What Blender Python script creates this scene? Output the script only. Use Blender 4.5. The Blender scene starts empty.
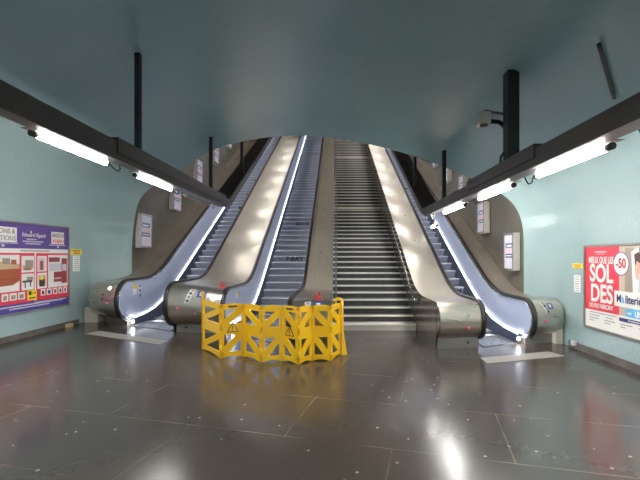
import bpy, bmesh, math, random
from mathutils import Vector
random.seed(7)
scene = bpy.context.scene
C = scene.collection
PI = math.pi

# ------------------------------------------------------------------ helpers
class MB:
    """collects geometry, then links it as one mesh object"""
    def __init__(s): s.v = []; s.f = []; s.m = []; s.sm = []
    def face(s, pts, mi=0, smooth=False):
        n = len(s.v); s.v += [tuple(p) for p in pts]; s.f.append(list(range(n, n + len(pts)))); s.m.append(mi); s.sm.append(smooth)
    def grid(s, rows, mi=0, smooth=True, closed=False):
        n = len(s.v); w = len(rows[0])
        for r in rows: s.v += [tuple(p) for p in r]
        for i in range(len(rows) - 1):
            for j in range(w if closed else w - 1):
                k = (j + 1) % w
                s.f.append([n + i*w + j, n + i*w + k, n + (i+1)*w + k, n + (i+1)*w + j]); s.m.append(mi); s.sm.append(smooth)
    def hexa(s, c, mi=0):
        """8 corners: 4 of the bottom then 4 of the top, both counter-clockwise"""
        n = len(s.v); s.v += [tuple(p) for p in c]
        for q in ((3,2,1,0),(4,5,6,7),(0,1,5,4),(1,2,6,5),(2,3,7,6),(3,0,4,7)):
            s.f.append([n + i for i in q]); s.m.append(mi); s.sm.append(False)
    def box(s, x0, x1, y0, y1, z0, z1, mi=0):
        s.hexa([(x0,y0,z0),(x1,y0,z0),(x1,y1,z0),(x0,y1,z0),(x0,y0,z1),(x1,y0,z1),(x1,y1,z1),(x0,y1,z1)], mi)
    def bar(s, a, b, w, h, up=(0,0,1), mi=0):
        """rectangular bar from a to b"""
        a = Vector(a); b = Vector(b); d = (b - a).normalized(); up = Vector(up)
        x = d.cross(up)
        if x.length < 1e-4: x = d.cross(Vector((0,1,0)))
        x.normalize(); z = x.cross(d).normalized()
        x *= w/2; z *= h/2
        s.hexa([a-x-z, a+x-z, b+x-z, b-x-z, a-x+z, a+x+z, b+x+z, b-x+z], mi)
    def tube(s, pts, r, n=10, mi=0, caps=True):
        pts = [Vector(p) for p in pts]; rows = []
        prev = None
        for i, p in enumerate(pts):
            d = (pts[min(i+1, len(pts)-1)] - pts[max(i-1, 0)]).normalized()
            if prev is None:
                x = d.cross(Vector((0,0,1)))
                if x.length < 1e-3: x = d.cross(Vector((0,1,0)))
            else: x = prev - d*prev.dot(d)
            x.normalize(); prev = x; y = d.cross(x)
            rr = r[i] if isinstance(r, (list, tuple)) else r
            rows.append([p + x*rr*math.cos(2*PI*k/n) + y*rr*math.sin(2*PI*k/n) for k in range(n)])
        s.grid(rows, mi, True, True)
        if caps: s.face(rows[0], mi); s.face(rows[-1][::-1], mi)
    def ball(s, c, rx, ry, rz, mi=0, n=10, m=6):
        rows = []
        for i in range(m + 1):
            t = PI*i/m
            rows.append([(c[0]+rx*math.sin(t)*math.cos(2*PI*k/n), c[1]+ry*math.sin(t)*math.sin(2*PI*k/n), c[2]+rz*math.cos(t)) for k in range(n)])
        s.grid(rows, mi, True, True)
    def build(s, name, mats, parent=None, recalc=True, bevel=0):
        if not isinstance(mats, (list, tuple)): mats = [mats]
        me = bpy.data.meshes.new(name)
        off = Vector(parent_world(parent)) if parent else Vector((0,0,0))
        me.from_pydata([tuple(Vector(p) - off) for p in s.v], [], s.f)
        for m in mats: me.materials.append(m)
        for p, mi, sm in zip(me.polygons, s.m, s.sm): p.material_index = mi; p.use_smooth = sm
        if recalc:
            bm = bmesh.new(); bm.from_mesh(me)
            bmesh.ops.remove_doubles(bm, verts=bm.verts, dist=1e-5)
            bmesh.ops.recalc_face_normals(bm, faces=bm.faces); bm.to_mesh(me); bm.free()
        o = bpy.data.objects.new(name, me); C.objects.link(o)
        if parent: o.parent = parent
        if bevel:
            b = o.modifiers.new('bevel', 'BEVEL'); b.width = bevel; b.segments = 2; b.limit_method = 'ANGLE'
        return o

def parent_world(o):
    p = Vector((0,0,0))
    while o is not None:
        p = p + Vector(o.location); o = o.parent
    return p
def tag(o, label, cat=None, group=None, kind=None):
    o['label'] = label
    if cat: o['category'] = cat
    if group: o['group'] = group
    if kind: o['kind'] = kind
    return o
def thing(name, label, cat, loc=(0,0,0), group=None):
    o = bpy.data.objects.new(name, None); C.objects.link(o); o.location = loc
    o.empty_display_size = 0.2
    return tag(o, label, cat, group)
def struct(o):
    o['kind'] = 'structure'; return o
def copy_tree(o, parent=None):
    c = o.copy(); C.objects.link(c)
    if parent: c.parent = parent
    for ch in list(o.children): copy_tree(ch, c)
    return c
def text(name, body, mat, parent, loc, rot, size, sx=1.0, bold=0.0, align='CENTER', shear=0.0, extrude=0.001):
    cu = bpy.data.curves.new(name, 'FONT'); cu.body = body; cu.size = size; cu.align_x = align; cu.align_y = 'CENTER'
    cu.offset = bold; cu.shear = shear; cu.extrude = extrude; cu.materials.append(mat)
    tmp = bpy.data.objects.new('tmp', cu); C.objects.link(tmp); bpy.context.view_layer.update()
    me = bpy.data.meshes.new_from_object(tmp.evaluated_get(bpy.context.evaluated_depsgraph_get()))
    bpy.data.objects.remove(tmp); bpy.data.curves.remove(cu)
    o = bpy.data.objects.new(name, me); C.objects.link(o); o.parent = parent
    o.location = Vector(loc) - parent_world(parent); o.rotation_euler = rot; o.scale = (sx, 1, 1)
    return o

# ------------------------------------------------------------------ materials
def srgb(r, g, b):
    f = lambda c: (c/255/12.92) if c/255 <= .04045 else ((c/255 + .055)/1.055)**2.4
    return (f(r), f(g), f(b), 1)
def pbsdf(name, col, rough=.5, metal=0.0, emit=None, estr=0.0, spec=.5, coat=0):
    m = bpy.data.materials.new(name); m.use_nodes = True
    b = m.node_tree.nodes['Principled BSDF']
    b.inputs['Base Color'].default_value = col; b.inputs['Roughness'].default_value = rough; b.inputs['Metallic'].default_value = metal
    b.inputs['Specular IOR Level'].default_value = spec
    b.inputs['Coat Weight'].default_value = coat
    if emit: b.inputs['Emission Color'].default_value = emit; b.inputs['Emission Strength'].default_value = estr
    return m
def add_noise(m, cols, scale, stretch=(1,1,1), detail=5, bump=0.0, bscale=None, bdist=.02, lo=.3, hi=.7, rough=None):
    """object-space noise driving colour (and optionally bump / roughness)"""
    nt = m.node_tree; N = nt.nodes; L = nt.links; b = N['Principled BSDF']
    tc = N.new('ShaderNodeTexCoord'); mp = N.new('ShaderNodeMapping'); mp.inputs['Scale'].default_value = stretch
    L.new(tc.outputs['Object'], mp.inputs['Vector'])
    nz = N.new('ShaderNodeTexNoise'); nz.inputs['Scale'].default_value = scale; nz.inputs['Detail'].default_value = detail
    L.new(mp.outputs[0], nz.inputs['Vector'])
    cr = N.new('ShaderNodeValToRGB'); e = cr.color_ramp.elements
    e[0].position = lo; e[0].color = cols[0]; e[1].position = hi; e[1].color = cols[-1]
    if len(cols) == 3: q = e.new((lo+hi)/2); q.color = cols[1]
    L.new(nz.outputs['Fac'], cr.inputs['Fac']); L.new(cr.outputs['Color'], b.inputs['Base Color'])
    if rough:
        mr = N.new('ShaderNodeMapRange'); mr.inputs[3].default_value = rough[0]; mr.inputs[4].default_value = rough[1]
        mr.inputs[1].default_value = .3; mr.inputs[2].default_value = .7
        L.new(nz.outputs['Fac'], mr.inputs[0]); L.new(mr.outputs[0], b.inputs['Roughness'])
    if bump:
        n2 = N.new('ShaderNodeTexNoise'); n2.inputs['Scale'].default_value = bscale or scale; n2.inputs['Detail'].default_value = 3
        L.new(tc.outputs['Object'], n2.inputs['Vector'])
        bp = N.new('ShaderNodeBump'); bp.inputs['Strength'].default_value = bump; bp.inputs['Distance'].default_value = bdist
        L.new(n2.outputs['Fac'], bp.inputs['Height']); L.new(bp.outputs[0], b.inputs['Normal'])
    return m

M = {}
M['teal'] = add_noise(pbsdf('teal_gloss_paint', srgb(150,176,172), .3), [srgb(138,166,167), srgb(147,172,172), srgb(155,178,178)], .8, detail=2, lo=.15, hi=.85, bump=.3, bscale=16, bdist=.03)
M['teal_shaded'] = add_noise(pbsdf('shaded_teal_paint', srgb(86,126,132), .3), [srgb(114,146,154), srgb(122,152,158), srgb(130,157,162)], .7, detail=2, lo=.15, hi=.85, bump=.25, bscale=10, bdist=.03)  # wall teal made darker: the ceiling's shade is put into the colour
M['shaft'] = add_noise(pbsdf('grey_brown_shaft_concrete', srgb(120,114,98), .55), [srgb(66,63,54), srgb(82,78,67), srgb(98,93,81)], 3.0, stretch=(1,1.6,.25), bump=.15, bscale=14, rough=(.35,.6))
M['shaft_ceiling'] = pbsdf('shaft_ceiling_paint', srgb(120,122,112), .6)
M['backwall'] = add_noise(pbsdf('back_wall_paint', srgb(118,150,150), .5), [srgb(108,142,142), srgb(124,156,154)], .8)
M['baseboard'] = add_noise(pbsdf('brown_grey_baseboard', srgb(88,80,74), .5), [srgb(74,66,60), srgb(100,92,84)], 4)
M['deck'] = add_noise(pbsdf('brushed_steel_deck', srgb(206,197,184), .34, .6), [srgb(204,195,182), srgb(210,201,188)], 3, stretch=(14,.3,.3), detail=1)
M['drum'] = add_noise(pbsdf('polished_steel_newel', srgb(160,150,136), .25, .95), [srgb(190,180,166), srgb(210,201,188)], 2, stretch=(.15,5,5), rough=(.26,.33))
M['deck_mid'] = add_noise(pbsdf('satin_steel_deck', srgb(190,178,160), .4, .3), [srgb(192,180,162), srgb(206,194,176)], 3, stretch=(14,.3,.3), rough=(.36,.44))
M['deck_dull'] = add_noise(pbsdf('dull_steel_deck', srgb(150,138,124), .38, .55), [srgb(160,148,134), srgb(178,166,152)], 3, stretch=(14,.3,.3), rough=(.33,.42))
M['side'] = add_noise(pbsdf('smoky_steel_side_panel', srgb(120,112,102), .2, .75), [srgb(134,126,116), srgb(152,144,133)], 2, stretch=(1,6,.4), rough=(.16,.26))
M['balus'] = add_noise(pbsdf('blue_grey_balustrade_steel', srgb(150,160,184), .36, .45), [srgb(184,192,214), srgb(194,201,222)], 1.2, rough=(.3,.4))
M['skirt'] = pbsdf('dark_blue_grey_skirt', srgb(74,82,104), .35, .6)
M['plinth'] = add_noise(pbsdf('brushed_plinth_steel', srgb(118,114,108), .45, .7), [srgb(140,136,130), srgb(158,154,148)], 4)
M['beige'] = pbsdf('beige_infill_panel', srgb(196,188,172), .5)
M['rubber'] = pbsdf('black_handrail_rubber', srgb(26,24,24), .35)
M['trim'] = pbsdf('bright_steel_trim', srgb(200,198,194), .25, 1.0)
def step_mat():
    m = pbsdf('grooved_step_aluminium', srgb(120,126,146), .42, .55)
    nt = m.node_tree; N = nt.nodes; L = nt.links; b = N['Principled BSDF']
    tc = N.new('ShaderNodeTexCoord'); w = N.new('ShaderNodeTexWave'); w.bands_direction = 'X'; w.inputs['Scale'].default_value = 32
    L.new(tc.outputs['Object'], w.inputs['Vector'])
    cr = N.new('ShaderNodeValToRGB'); cr.color_ramp.elements[0].color = srgb(140,144,160); cr.color_ramp.elements[1].color = srgb(196,198,208)
    L.new(w.outputs['Fac'], cr.inputs['Fac']); L.new(cr.outputs['Color'], b.inputs['Base Color'])
    return m
M['step'] = step_mat()
M['step_edge'] = pbsdf('painted_lit_step_edge', srgb(214,216,224), .35, .7)  # pale edge colour stands in for the lit top of each riser
M['stair_dark'] = add_noise(pbsdf('dark_grooved_stair', srgb(48,48,48), .35), [srgb(34,34,34), srgb(64,63,62)], 6, stretch=(1,1,8), bump=.2, bscale=20, rough=(.28,.45))
M['nosing'] = pbsdf('pale_metal_nosing', srgb(246,240,232), .4)
M['pale_riser'] = pbsdf('pale_bottom_riser', srgb(205,199,190), .5)
M['rail'] = pbsdf('stainless_rail', srgb(205,200,195), .16, 1.0)
M['grey_rail'] = pbsdf('grey_painted_rail', srgb(120,120,120), .3, .6)
M['beam'] = add_noise(pbsdf('brown_black_steel_beam', srgb(56,48,44), .42), [srgb(48,41,38), srgb(62,54,50)], 2, rough=(.36,.48))
M['black'] = pbsdf('matt_black', srgb(22,21,22), .5)
M['white'] = pbsdf('white_print', srgb(238,236,232), .5)
M['cream_plastic'] = pbsdf('cream_plastic', srgb(205,198,188), .4)
M['clear'] = pbsdf('unlit_tube_glass', srgb(150,150,150), .15)
M['tube'] = pbsdf('lit_fluorescent_tube', (1,1,1,1), .3, emit=(1,.97,.93,1), estr=84)
M['tube_shaft'] = pbsdf('lit_shaft_tube', (1,1,1,1), .3, emit=(1,.965,.92,1), estr=34)
M['strip'] = pbsdf('lit_balustrade_strip', (1,1,1,1), .3, emit=(.82,.9,1,1), estr=8)
M['spot'] = pbsdf('lit_entry_lamp', (1,1,1,1), .3, emit=(.85,.93,1,1), estr=160)
M['indicator'] = pbsdf('white_indicator_lamp', (1,1,1,1), .3, emit=(1,1,.95,1), estr=2)
M['dead_ind'] = pbsdf('grey_indicator_lamp', srgb(180,180,175), .25, .4)
M['red_ind'] = pbsdf('red_indicator_lamp', srgb(220,30,60), .3, emit=(1,.03,.12,1), estr=.5)
M['yellow'] = add_noise(pbsdf('yellow_barrier_plastic', srgb(250,196,10), .42), [srgb(255,190,4), srgb(255,200,8)], 3)
M['sign_yellow'] = pbsdf('yellow_sign', srgb(250,218,20), .45)
M['red'] = pbsdf('red_print', srgb(232,52,72), .5)
M['signal_red'] = pbsdf('signal_red', srgb(205,26,38), .4)
M['purple'] = pbsdf('purple_print', srgb(84,62,138), .5)
M['violet'] = pbsdf('violet_blue_print', srgb(66,58,146), .5)
M['navy'] = pbsdf('navy_print', srgb(40,40,100), .5)
M['blue'] = pbsdf('sky_blue_print', srgb(90,185,232), .5)
M['blue_sticker'] = pbsdf('blue_sticker', srgb(50,86,160), .4)
M['grey_print'] = pbsdf('grey_print', srgb(150,148,150), .5)
M['pale_print'] = pbsdf('pale_lilac_print', srgb(205,200,214), .5)
M['blue_print'] = pbsdf('slate_blue_print', srgb(96,116,160), .5)
M['pink_print'] = pbsdf('pink_print', srgb(225,190,200), .5)
M['beige_print'] = pbsdf('beige_print', srgb(198,180,164), .5)
M['beige_dark'] = pbsdf('dark_beige_print', srgb(160,142,128), .5)  # darker beige ink for printed shapes and lettering
M['brown_print'] = pbsdf('chestnut_print', srgb(168,84,52), .5)
M['tan_print'] = pbsdf('tan_print', srgb(200,172,130), .5)
M['dark_print'] = pbsdf('dark_print', srgb(60,50,48), .5)
M['crimson_print'] = pbsdf('crimson_print', srgb(150,50,58), .5)
M['hair_print'] = pbsdf('hair_brown_print', srgb(72,44,36), .5)
M['skin_print'] = pbsdf('skin_print', srgb(224,178,156), .5)
M['cctv'] = pbsdf('warm_white_camera_case', srgb(196,188,182), .45)
M['mat'] = add_noise(pbsdf('pale_tactile_strip', srgb(160,154,146), .5), [srgb(140,134,126), srgb(174,168,160)], 30)
M['plate'] = add_noise(pbsdf('grooved_entry_plate', srgb(140,140,142), .3, .8), [srgb(110,112,116), srgb(150,152,156)], 3, stretch=(30,1,1), rough=(.22,.34))
M['graffiti'] = pbsdf('dark_graffiti', srgb(30,30,44), .6)
M['glass'] = pbsdf('case_glass', srgb(220,222,228), .06, spec=.6, coat=.6)

def floor_mat():
    m = pbsdf('wet_looking_dark_floor', srgb(66,60,55), .25)
    nt = m.node_tree; N = nt.nodes; L = nt.links; b = N['Principled BSDF']
    tc = N.new('ShaderNodeTexCoord')
    n1 = N.new('ShaderNodeTexNoise'); n1.inputs['Scale'].default_value = .45; n1.inputs['Detail'].default_value = 4
    L.new(tc.outputs['Object'], n1.inputs['Vector'])
    cr = N.new('ShaderNodeValToRGB'); e = cr.color_ramp.elements
    e[0].position = .25; e[0].color = srgb(64,62,60); e[1].position = .75; e[1].color = srgb(76,63,54); q = e.new(.5); q.color = srgb(67,61,56)
    L.new(n1.outputs['Fac'], cr.inputs['Fac'])
    n2 = N.new('ShaderNodeTexNoise'); n2.inputs['Scale'].default_value = 22; n2.inputs['Detail'].default_value = 4
    L.new(tc.outputs['Object'], n2.inputs['Vector'])
    mx = N.new('ShaderNodeMixRGB'); mx.blend_type = 'OVERLAY'; mx.inputs['Fac'].default_value = .12
    L.new(cr.outputs['Color'], mx.inputs['Color1']); L.new(n2.outputs['Fac'], mx.inputs['Color2'])
    v = N.new('ShaderNodeTexVoronoi'); v.inputs['Scale'].default_value = 5.5; L.new(tc.outputs['Object'], v.inputs['Vector'])
    lt = N.new('ShaderNodeMath'); lt.operation = 'LESS_THAN'; lt.inputs[1].default_value = .075; L.new(v.outputs['Distance'], lt.inputs[0])
    mx2 = N.new('ShaderNodeMixRGB'); L.new(lt.outputs[0], mx2.inputs['Fac']); L.new(mx.outputs[0], mx2.inputs['Color1']); mx2.inputs['Color2'].default_value = srgb(150,146,136)
    # slab joints
    mp = N.new('ShaderNodeMapping'); mp.inputs['Rotation'].default_value = (0,0,.24); mp.inputs['Location'].default_value = (.3,.62,0); L.new(tc.outputs['Object'], mp.inputs['Vector'])
    br = N.new('ShaderNodeTexBrick'); br.offset = .5; br.inputs['Scale'].default_value = 1; br.inputs['Brick Width'].default_value = 1.9; br.inputs['Row Height'].default_value = .95
    br.inputs['Mortar Size'].default_value = .006; br.inputs['Mortar Smooth'].default_value = .2
    L.new(mp.outputs[0], br.inputs['Vector'])
    n4 = N.new('ShaderNodeTexNoise'); n4.inputs['Scale'].default_value = 1.6; L.new(tc.outputs['Object'], n4.inputs['Vector'])
    g4 = N.new('ShaderNodeMapRange'); g4.inputs[1].default_value = .42; g4.inputs[2].default_value = .62; g4.inputs[4].default_value = .75; L.new(n4.outputs['Fac'], g4.inputs[0])
    mu = N.new('ShaderNodeMath'); mu.operation = 'MULTIPLY'; L.new(br.outputs['Fac'], mu.inputs[0]); L.new(g4.outputs[0], mu.inputs[1])
    mx3 = N.new('ShaderNodeMixRGB'); L.new(mu.outputs[0], mx3.inputs['Fac']); L.new(mx2.outputs[0], mx3.inputs['Color1']); mx3.inputs['Color2'].default_value = srgb(134,120,100)
    L.new(mx3.outputs[0], b.inputs['Base Color'])
    mr = N.new('ShaderNodeMapRange'); mr.inputs[1].default_value = .3; mr.inputs[2].default_value = .7; mr.inputs[3].default_value = .14; mr.inputs[4].default_value = .26
    L.new(n1.outputs['Fac'], mr.inputs[0]); L.new(mr.outputs[0], b.inputs['Roughness'])
    bp = N.new('ShaderNodeBump'); bp.inputs['Strength'].default_value = .05; bp.inputs['Distance'].default_value = .01
    L.new(n2.outputs['Fac'], bp.inputs['Height']); L.new(bp.outputs[0], b.inputs['Normal'])
    return m
M['floor'] = floor_mat()

# ------------------------------------------------------------------ hall shell
EDGE = [(-5.41,0.0),(-5.41,0.5),(-5.41,1.0),(-5.41,1.55),(-5.41,2.02),(-5.35,2.50),(-5.26,2.95),(-5.11,3.18),(-4.87,3.38),(-4.49,3.60),(-4.00,3.80),(-3.58,4.03),(-3.24,4.20),(-2.89,4.32),(-2.36,4.41),(-1.84,4.46),(-1.34,4.47),(-0.85,4.45),(-0.37,4.39),(0.09,4.30),(0.59,4.18),(1.10,4.03),(1.59,3.85),(2.05,3.66),(2.46,3.47),(2.86,3.26),(3.19,3.08),(3.43,2.93),(3.62,2.77),(3.77,2.55),(3.85,2.30),(3.88,1.97),(3.88,1.48),(3.88,1.0),(3.88,.5),(3.88,0.0)]
def catmull(P, sub=3):
    out = []
    for i in range(len(P)-1):
        p0, p1, p2, p3 = P[max(i-1,0)], P[i], P[i+1], P[min(i+2,len(P)-1)]
        for k in range(sub):
            t = k/sub
            out.append(tuple(.5*((2*p1[a]) + (-p0[a]+p2[a])*t + (2*p0[a]-5*p1[a]+4*p2[a]-p3[a])*t*t + (-p0[a]+3*p1[a]-3*p2[a]+p3[a])*t**3) for a in (0,1)))
    out.append(P[-1]); return out
def relax(P, n):
    P = list(P)
    for _ in range(n):
        P = [P[0]] + [tuple((P[i-1][a] + 2*P[i][a] + P[i+1][a])/4 for a in (0,1)) for i in range(1, len(P)-1)] + [P[-1]]
    return P
PROF = relax(catmull(EDGE, 3), 5)
def y_edge(x): return 10.1 - .24*(x + 5.41)
def smooth(t): t = max(0, min(1, t)); return t*t*(3-2*t)
def lerp(a, b, t): return a + (b-a)*t
def hall_pt(x, z, w):
    """w = 0 at the arch edge, 1 in the body of the hall"""
    k = 6.1/5.41 if x < 0 else 4.15/3.88
    ww = w
    hx = x*(1 + (k-1)*ww); b = smooth((3.0-z)/.6)*ww
    if x < -4.8: hx = lerp(hx, -6.1, b)
    if x > 3.4: hx = lerp(hx, 4.15, smooth((2.3-z)/.5)*ww)
    return (hx, z*(1 + .055*ww*min(1, max(0, (z-1.5)/2))))
def hall_column(x, z):
    ye = y_edge(x); h = min(1, max(0, (z-1.5)/2.5)); L = .95 + 1.0*h
    ys = [-7 + (ye - L + 7)*i/8 for i in range(9)] + [ye - L + L*i/16 for i in range(1, 17)]
    col = []
    for y in ys:
        t = (ye - y)/L
        w = 1.0 if t >= 1 else (1-(1-t)**2.2 if h > .3 else smooth(t))
        px, pz = hall_pt(x, z, w); col.append((px, y, pz))
    return col
COLS = [hall_column(x, z) for x, z in PROF]
n_ = len(PROF)
iL = max(i for i in range(n_//2) if PROF[i][1] < 3.75 and PROF[i][0] < -4)
iR = min(i for i in range(n_//2, n_) if PROF[i][1] < 3.1)
def strip(i0, i1, name, mat):
    mb = MB(); mb.grid(COLS[i0:i1+1]); return struct(mb.build(name, mat))
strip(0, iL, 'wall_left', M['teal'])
strip(iL, iR, 'ceiling', M['teal_shaded'])
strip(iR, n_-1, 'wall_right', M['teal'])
mb = MB(); mb.box(-7,5.2,-7.15,-6.98,-.1,5.2); struct(mb.build('wall_back', M['backwall']))
mb = MB(); mb.box(-7.2,5.4,-7.2,11.6,-.12,0.0); struct(mb.build('floor', M['floor']))
# inclined escalator shaft behind the arch
def shaft_col(x, z, sgn):
    ye = y_edge(x) + .002
    ys = [ye + i*1.5 for i in range(15)]
    return [(x, y, z + .578*(y-ye) if z > .6 else z - .3 + .578*(y-ye)*(1 if y > ye+2 else .2)) for y in ys]
S = [shaft_col(x, z, 1) for x, z in PROF]
jL = max(i for i in range(n_//2) if PROF[i][1] < 2.3 and PROF[i][0] < -4)
jR = min(i for i in range(n_//2, n_) if PROF[i][1] < 2.3)
for a, b, nm, mt in ((0, jL, 'wall_shaft_left', M['shaft']), (jL, jR, 'ceiling_shaft', M['shaft']), (jR, n_-1, 'wall_shaft_right', M['shaft'])):
    mb = MB(); mb.grid(S[a:b+1]); struct(mb.build(nm, mt))
mb = MB(); mb.box(-5.6,4.1,30.2,30.35,8,18); struct(mb.build('wall_shaft_end', M['shaft_ceiling']))
# baseboards
def baseboard(name, x0, inward, ya, yb):
    mb = MB(); mb.box(min(x0, x0+inward), max(x0, x0+inward), ya, yb, 0, .11)
    return struct(mb.build(name, M['baseboard']))
baseboard('baseboard_left', -6.1, .03, -6.9, 9.0)
baseboard('baseboard_right', 4.15, -.03, -6.9, 6.75)

# ------------------------------------------------------------------ escalator housings (decks)
ZB = .17
YEND = 30.0
NI = 260
def deck_path(Yd, Zt, s, c):
    r = (Zt-ZB)/2; cy = Yd + r; cz = ZB + r; yk = (Zt-c)/s; e = .62
    p = []
    for i in range(NI):
        y = YEND + (yk + e - YEND)*i/(NI-1); p.append((y, s*y + c))
    a = p[-1]; k = (yk, Zt); b = (yk - e, Zt)
    for i in range(1, 10):
        t = i/9; p.append(tuple((1-t)**2*a[q] + 2*t*(1-t)*k[q] + t*t*b[q] for q in (0,1)))
    for i in range(1, 4):
        p.append((b[0] + (cy-b[0])*i/3, Zt))
    for i in range(1, 17):
        t = PI/2 + PI*i/16; p.append((cy + r*math.cos(t), cz + r*math.sin(t)))
    p.append((cy + .3, ZB))
    return dict(p=p, cy=cy, cz=cz, r=r, Yd=Yd, Zt=Zt, s=s, c=c, yk=yk, narc=NI+13)
def lerp(a, b, t): return a + (b-a)*t
class Housing: pass
def xfun(xn, xi, y0, y1):
    return lambda y: lerp(xn, xi, smooth((y-y0)/(y1-y0))) if y1 > y0 else xi
# (name) left edge / right edge: X at newel, X on incline, drum front Y, top Z, incline slope and intercept, plinth front Y
DECKS = {
 'A': dict(L=(-5.80,-5.40,8.90,.99,.58,-4.75,9.30), R=(-4.74,-4.74,8.20,1.05,.58,-4.75,8.70)),
 'B': dict(L=(-3.42,-3.42,7.65,1.03,.58,-4.75,8.05), R=(-2.24,-2.24,7.48,.92,.585,-4.84,7.85)),
 'D': dict(L=(-.77,-.77,6.30,.84,.578,-4.55,6.70), R=(-.09,-.09,6.28,.84,.578,-4.50,6.70)),
 'E': dict(L=(1.737,1.737,6.32,.80,.555,-3.75,6.57), R=(2.50,2.50,6.46,.80,.558,-3.78,6.64)),
 'F': dict(L=(3.40,3.40,6.50,.82,.563,-3.77,6.95), R=(4.10,3.87,6.84,.80,.565,-3.80,7.06)),
}
H = {}
for k, d in DECKS.items():
    h = Housing(); h.k = k
    h.L = deck_path(*d['L'][2:6]); h.R = deck_path(*d['R'][2:6])
    h.xL = xfun(d['L'][0], d['L'][1], 8.9, 10.1) if k == 'A' else (lambda y, v=d['L'][0]: v)
    h.xR = xfun(d['R'][0], d['R'][1], 6.95, 7.9) if k == 'F' else (lambda y, v=d['R'][0]: v)
    h.pL = d['L'][6]; h.pR = d['R'][6]
    H[k] = h
def pathL(h, off=0): return [(h.xL(y)+off, y, z) for y, z in h.L['p']]
def pathR(h, off=0): return [(h.xR(y)+off, y, z) for y, z in h.R['p']]
def drum_pt(h, t, a, out=0.0):
    """point on the newel drum: t across (0 left .. 1 right), a angle in degrees (90 top, 180 front)"""
    a = math.radians(a); q = []
    for P, xf in ((h.L, h.xL), (h.R, h.xR)):
        y = P['cy'] + (P['r']+out)*math.cos(a); z = P['cz'] + (P['r']+out)*math.sin(a); q.append((xf(y), y, z))
    return Vector([lerp(q[0][i], q[1][i], t) for i in range(3)])
def deck_pt(h, t, y, out=0.0):
    zl = max(h.L['Zt'], h.L['s']*y + h.L['c']); zr = max(h.R['Zt'], h.R['s']*y + h.R['c'])
    return Vector((lerp(h.xL(y), h.xR(y), t), y, lerp(zl, zr, t) + out))
def angle_for(h, t, z):
    zt = lerp(h.L['Zt'], h.R['Zt'], t); r = (zt-ZB)/2
    return 180 - math.degrees(math.asin(max(-.98, min(.98, (z-ZB-r)/r))))
# inner-panel lower edge / step line: (slope, intercept) of the light strip and of the step nosings
SIDES = {  # side: (housing, which edge, strip line, step line, slope sign towards steps)
 'A_R': ('A','R',(.58,-5.60),+1), 'B_L': ('B','L',(.58,-5.60),-1),
 'B_R': ('B','R',(.58,-5.62),+1), 'D_L': ('D','L',(.58,-5.62),-1),
 'E_R': ('E','R',(.57,-4.53),+1), 'F_L': ('F','L',(.57,-4.53),-1),
}
def strip_z(line, y):
    s, c = line; a = s*y + c; b = .17
    k = .22
    return b + (math.log(1 + math.exp((a-b)/k))*k)   # soft maximum: flat by the floor, then up the incline

hs_label = {
 'A': 'wide dull steel escalator deck with rounded newel against the left wall',
 'B': 'wide bright steel deck with rounded newel between the two left escalators',
 'D': 'narrow steel deck whose rounded newel stands behind the yellow barrier, left of the fixed stairs',
 'E': 'bright steel deck with flat-sided newel between the fixed stairs and the right escalator',
 'F': 'dull steel deck with rounded newel against the right wall',
}
ROOT = {}
for k, h in H.items():
    root = thing('escalator_deck', hs_label[k], 'escalator deck', (lerp(h.xL(h.pL), h.xR(h.pR), .5), (h.pL+h.pR)/2, 0), 'steel decks between the escalators')
    ROOT[k] = root
    PL, PR = pathL(h), pathR(h); NS = 8
    rows = [[tuple(lerp(a[i], b[i], j/NS) for i in range(3)) for j in range(NS+1)] for a, b in zip(PL, PR)]
    rows = [[(x_, y_, z_ - (.045*math.cos(PI*(y_-10.3-.25*(j/NS-.5)**2*4)/1.5)**2*smooth((y_-h.L['yk']-.5)/.8)*math.sin(PI*j/NS)**.5 if 0 < j < NS else 0)) for j, (x_, y_, z_) in enumerate(r)] for r in rows]
    i0 = next(i for i, q in enumerate(h.L['p']) if abs(q[1]-h.L['Zt']) < 1e-6)
    mb = MB(); mb.grid(rows[:i0+1]); mb.build('deck_cover', M['deck'] if k in 'BE' else M['deck_mid'] if k == 'D' else M['deck_dull'], root)
    mb = MB(); mb.grid(rows[i0:]); mb.build('newel_drum', M['drum'], root)
    # plinth under the drum
    ins = .05
    xl, xr = h.xL(h.pL) + (.015 if k == 'E' else ins), h.xR(h.pR) - ins*.5
    mb = MB(); mb.hexa([(xl,h.pL,.001),(xr,h.pR,.001),(xr,h.pR+2.4,.001),(xl,h.pL+2.4,.001),(xl,h.pL,ZB+.04),(xr,h.pR,ZB+.04),(xr,h.pR+2.4,ZB+.04),(xl,h.pL+2.4,ZB+.04)])
    mb.build('plinth', M['plinth'], root)
    # vents on the plinth
    def plinth_pt(t, z, out=.004): return Vector((lerp(xl, xr, t), lerp(h.pL, h.pR, t) - out, z))
    for t in ((.85,) if k == 'A' else (.2,) if k in 'BF' else (.75,)):
        a = plinth_pt(t-.03, .1); b = plinth_pt(t+.03, .1)
        mb = MB(); mb.bar(a, b, .008, .035); mb.build('plinth_vent', M['black'], root)
# beige infill beside the outer newels
mb = MB(); mb.box(-6.06,-5.74,9.18,9.6,.001,.36); mb.build('infill_panel', M['beige'], ROOT['A'])
mb = MB(); mb.box(4.0,4.12,6.92,7.4,.001,.3); mb.build('infill_panel', M['beige'], ROOT['F'])

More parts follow.
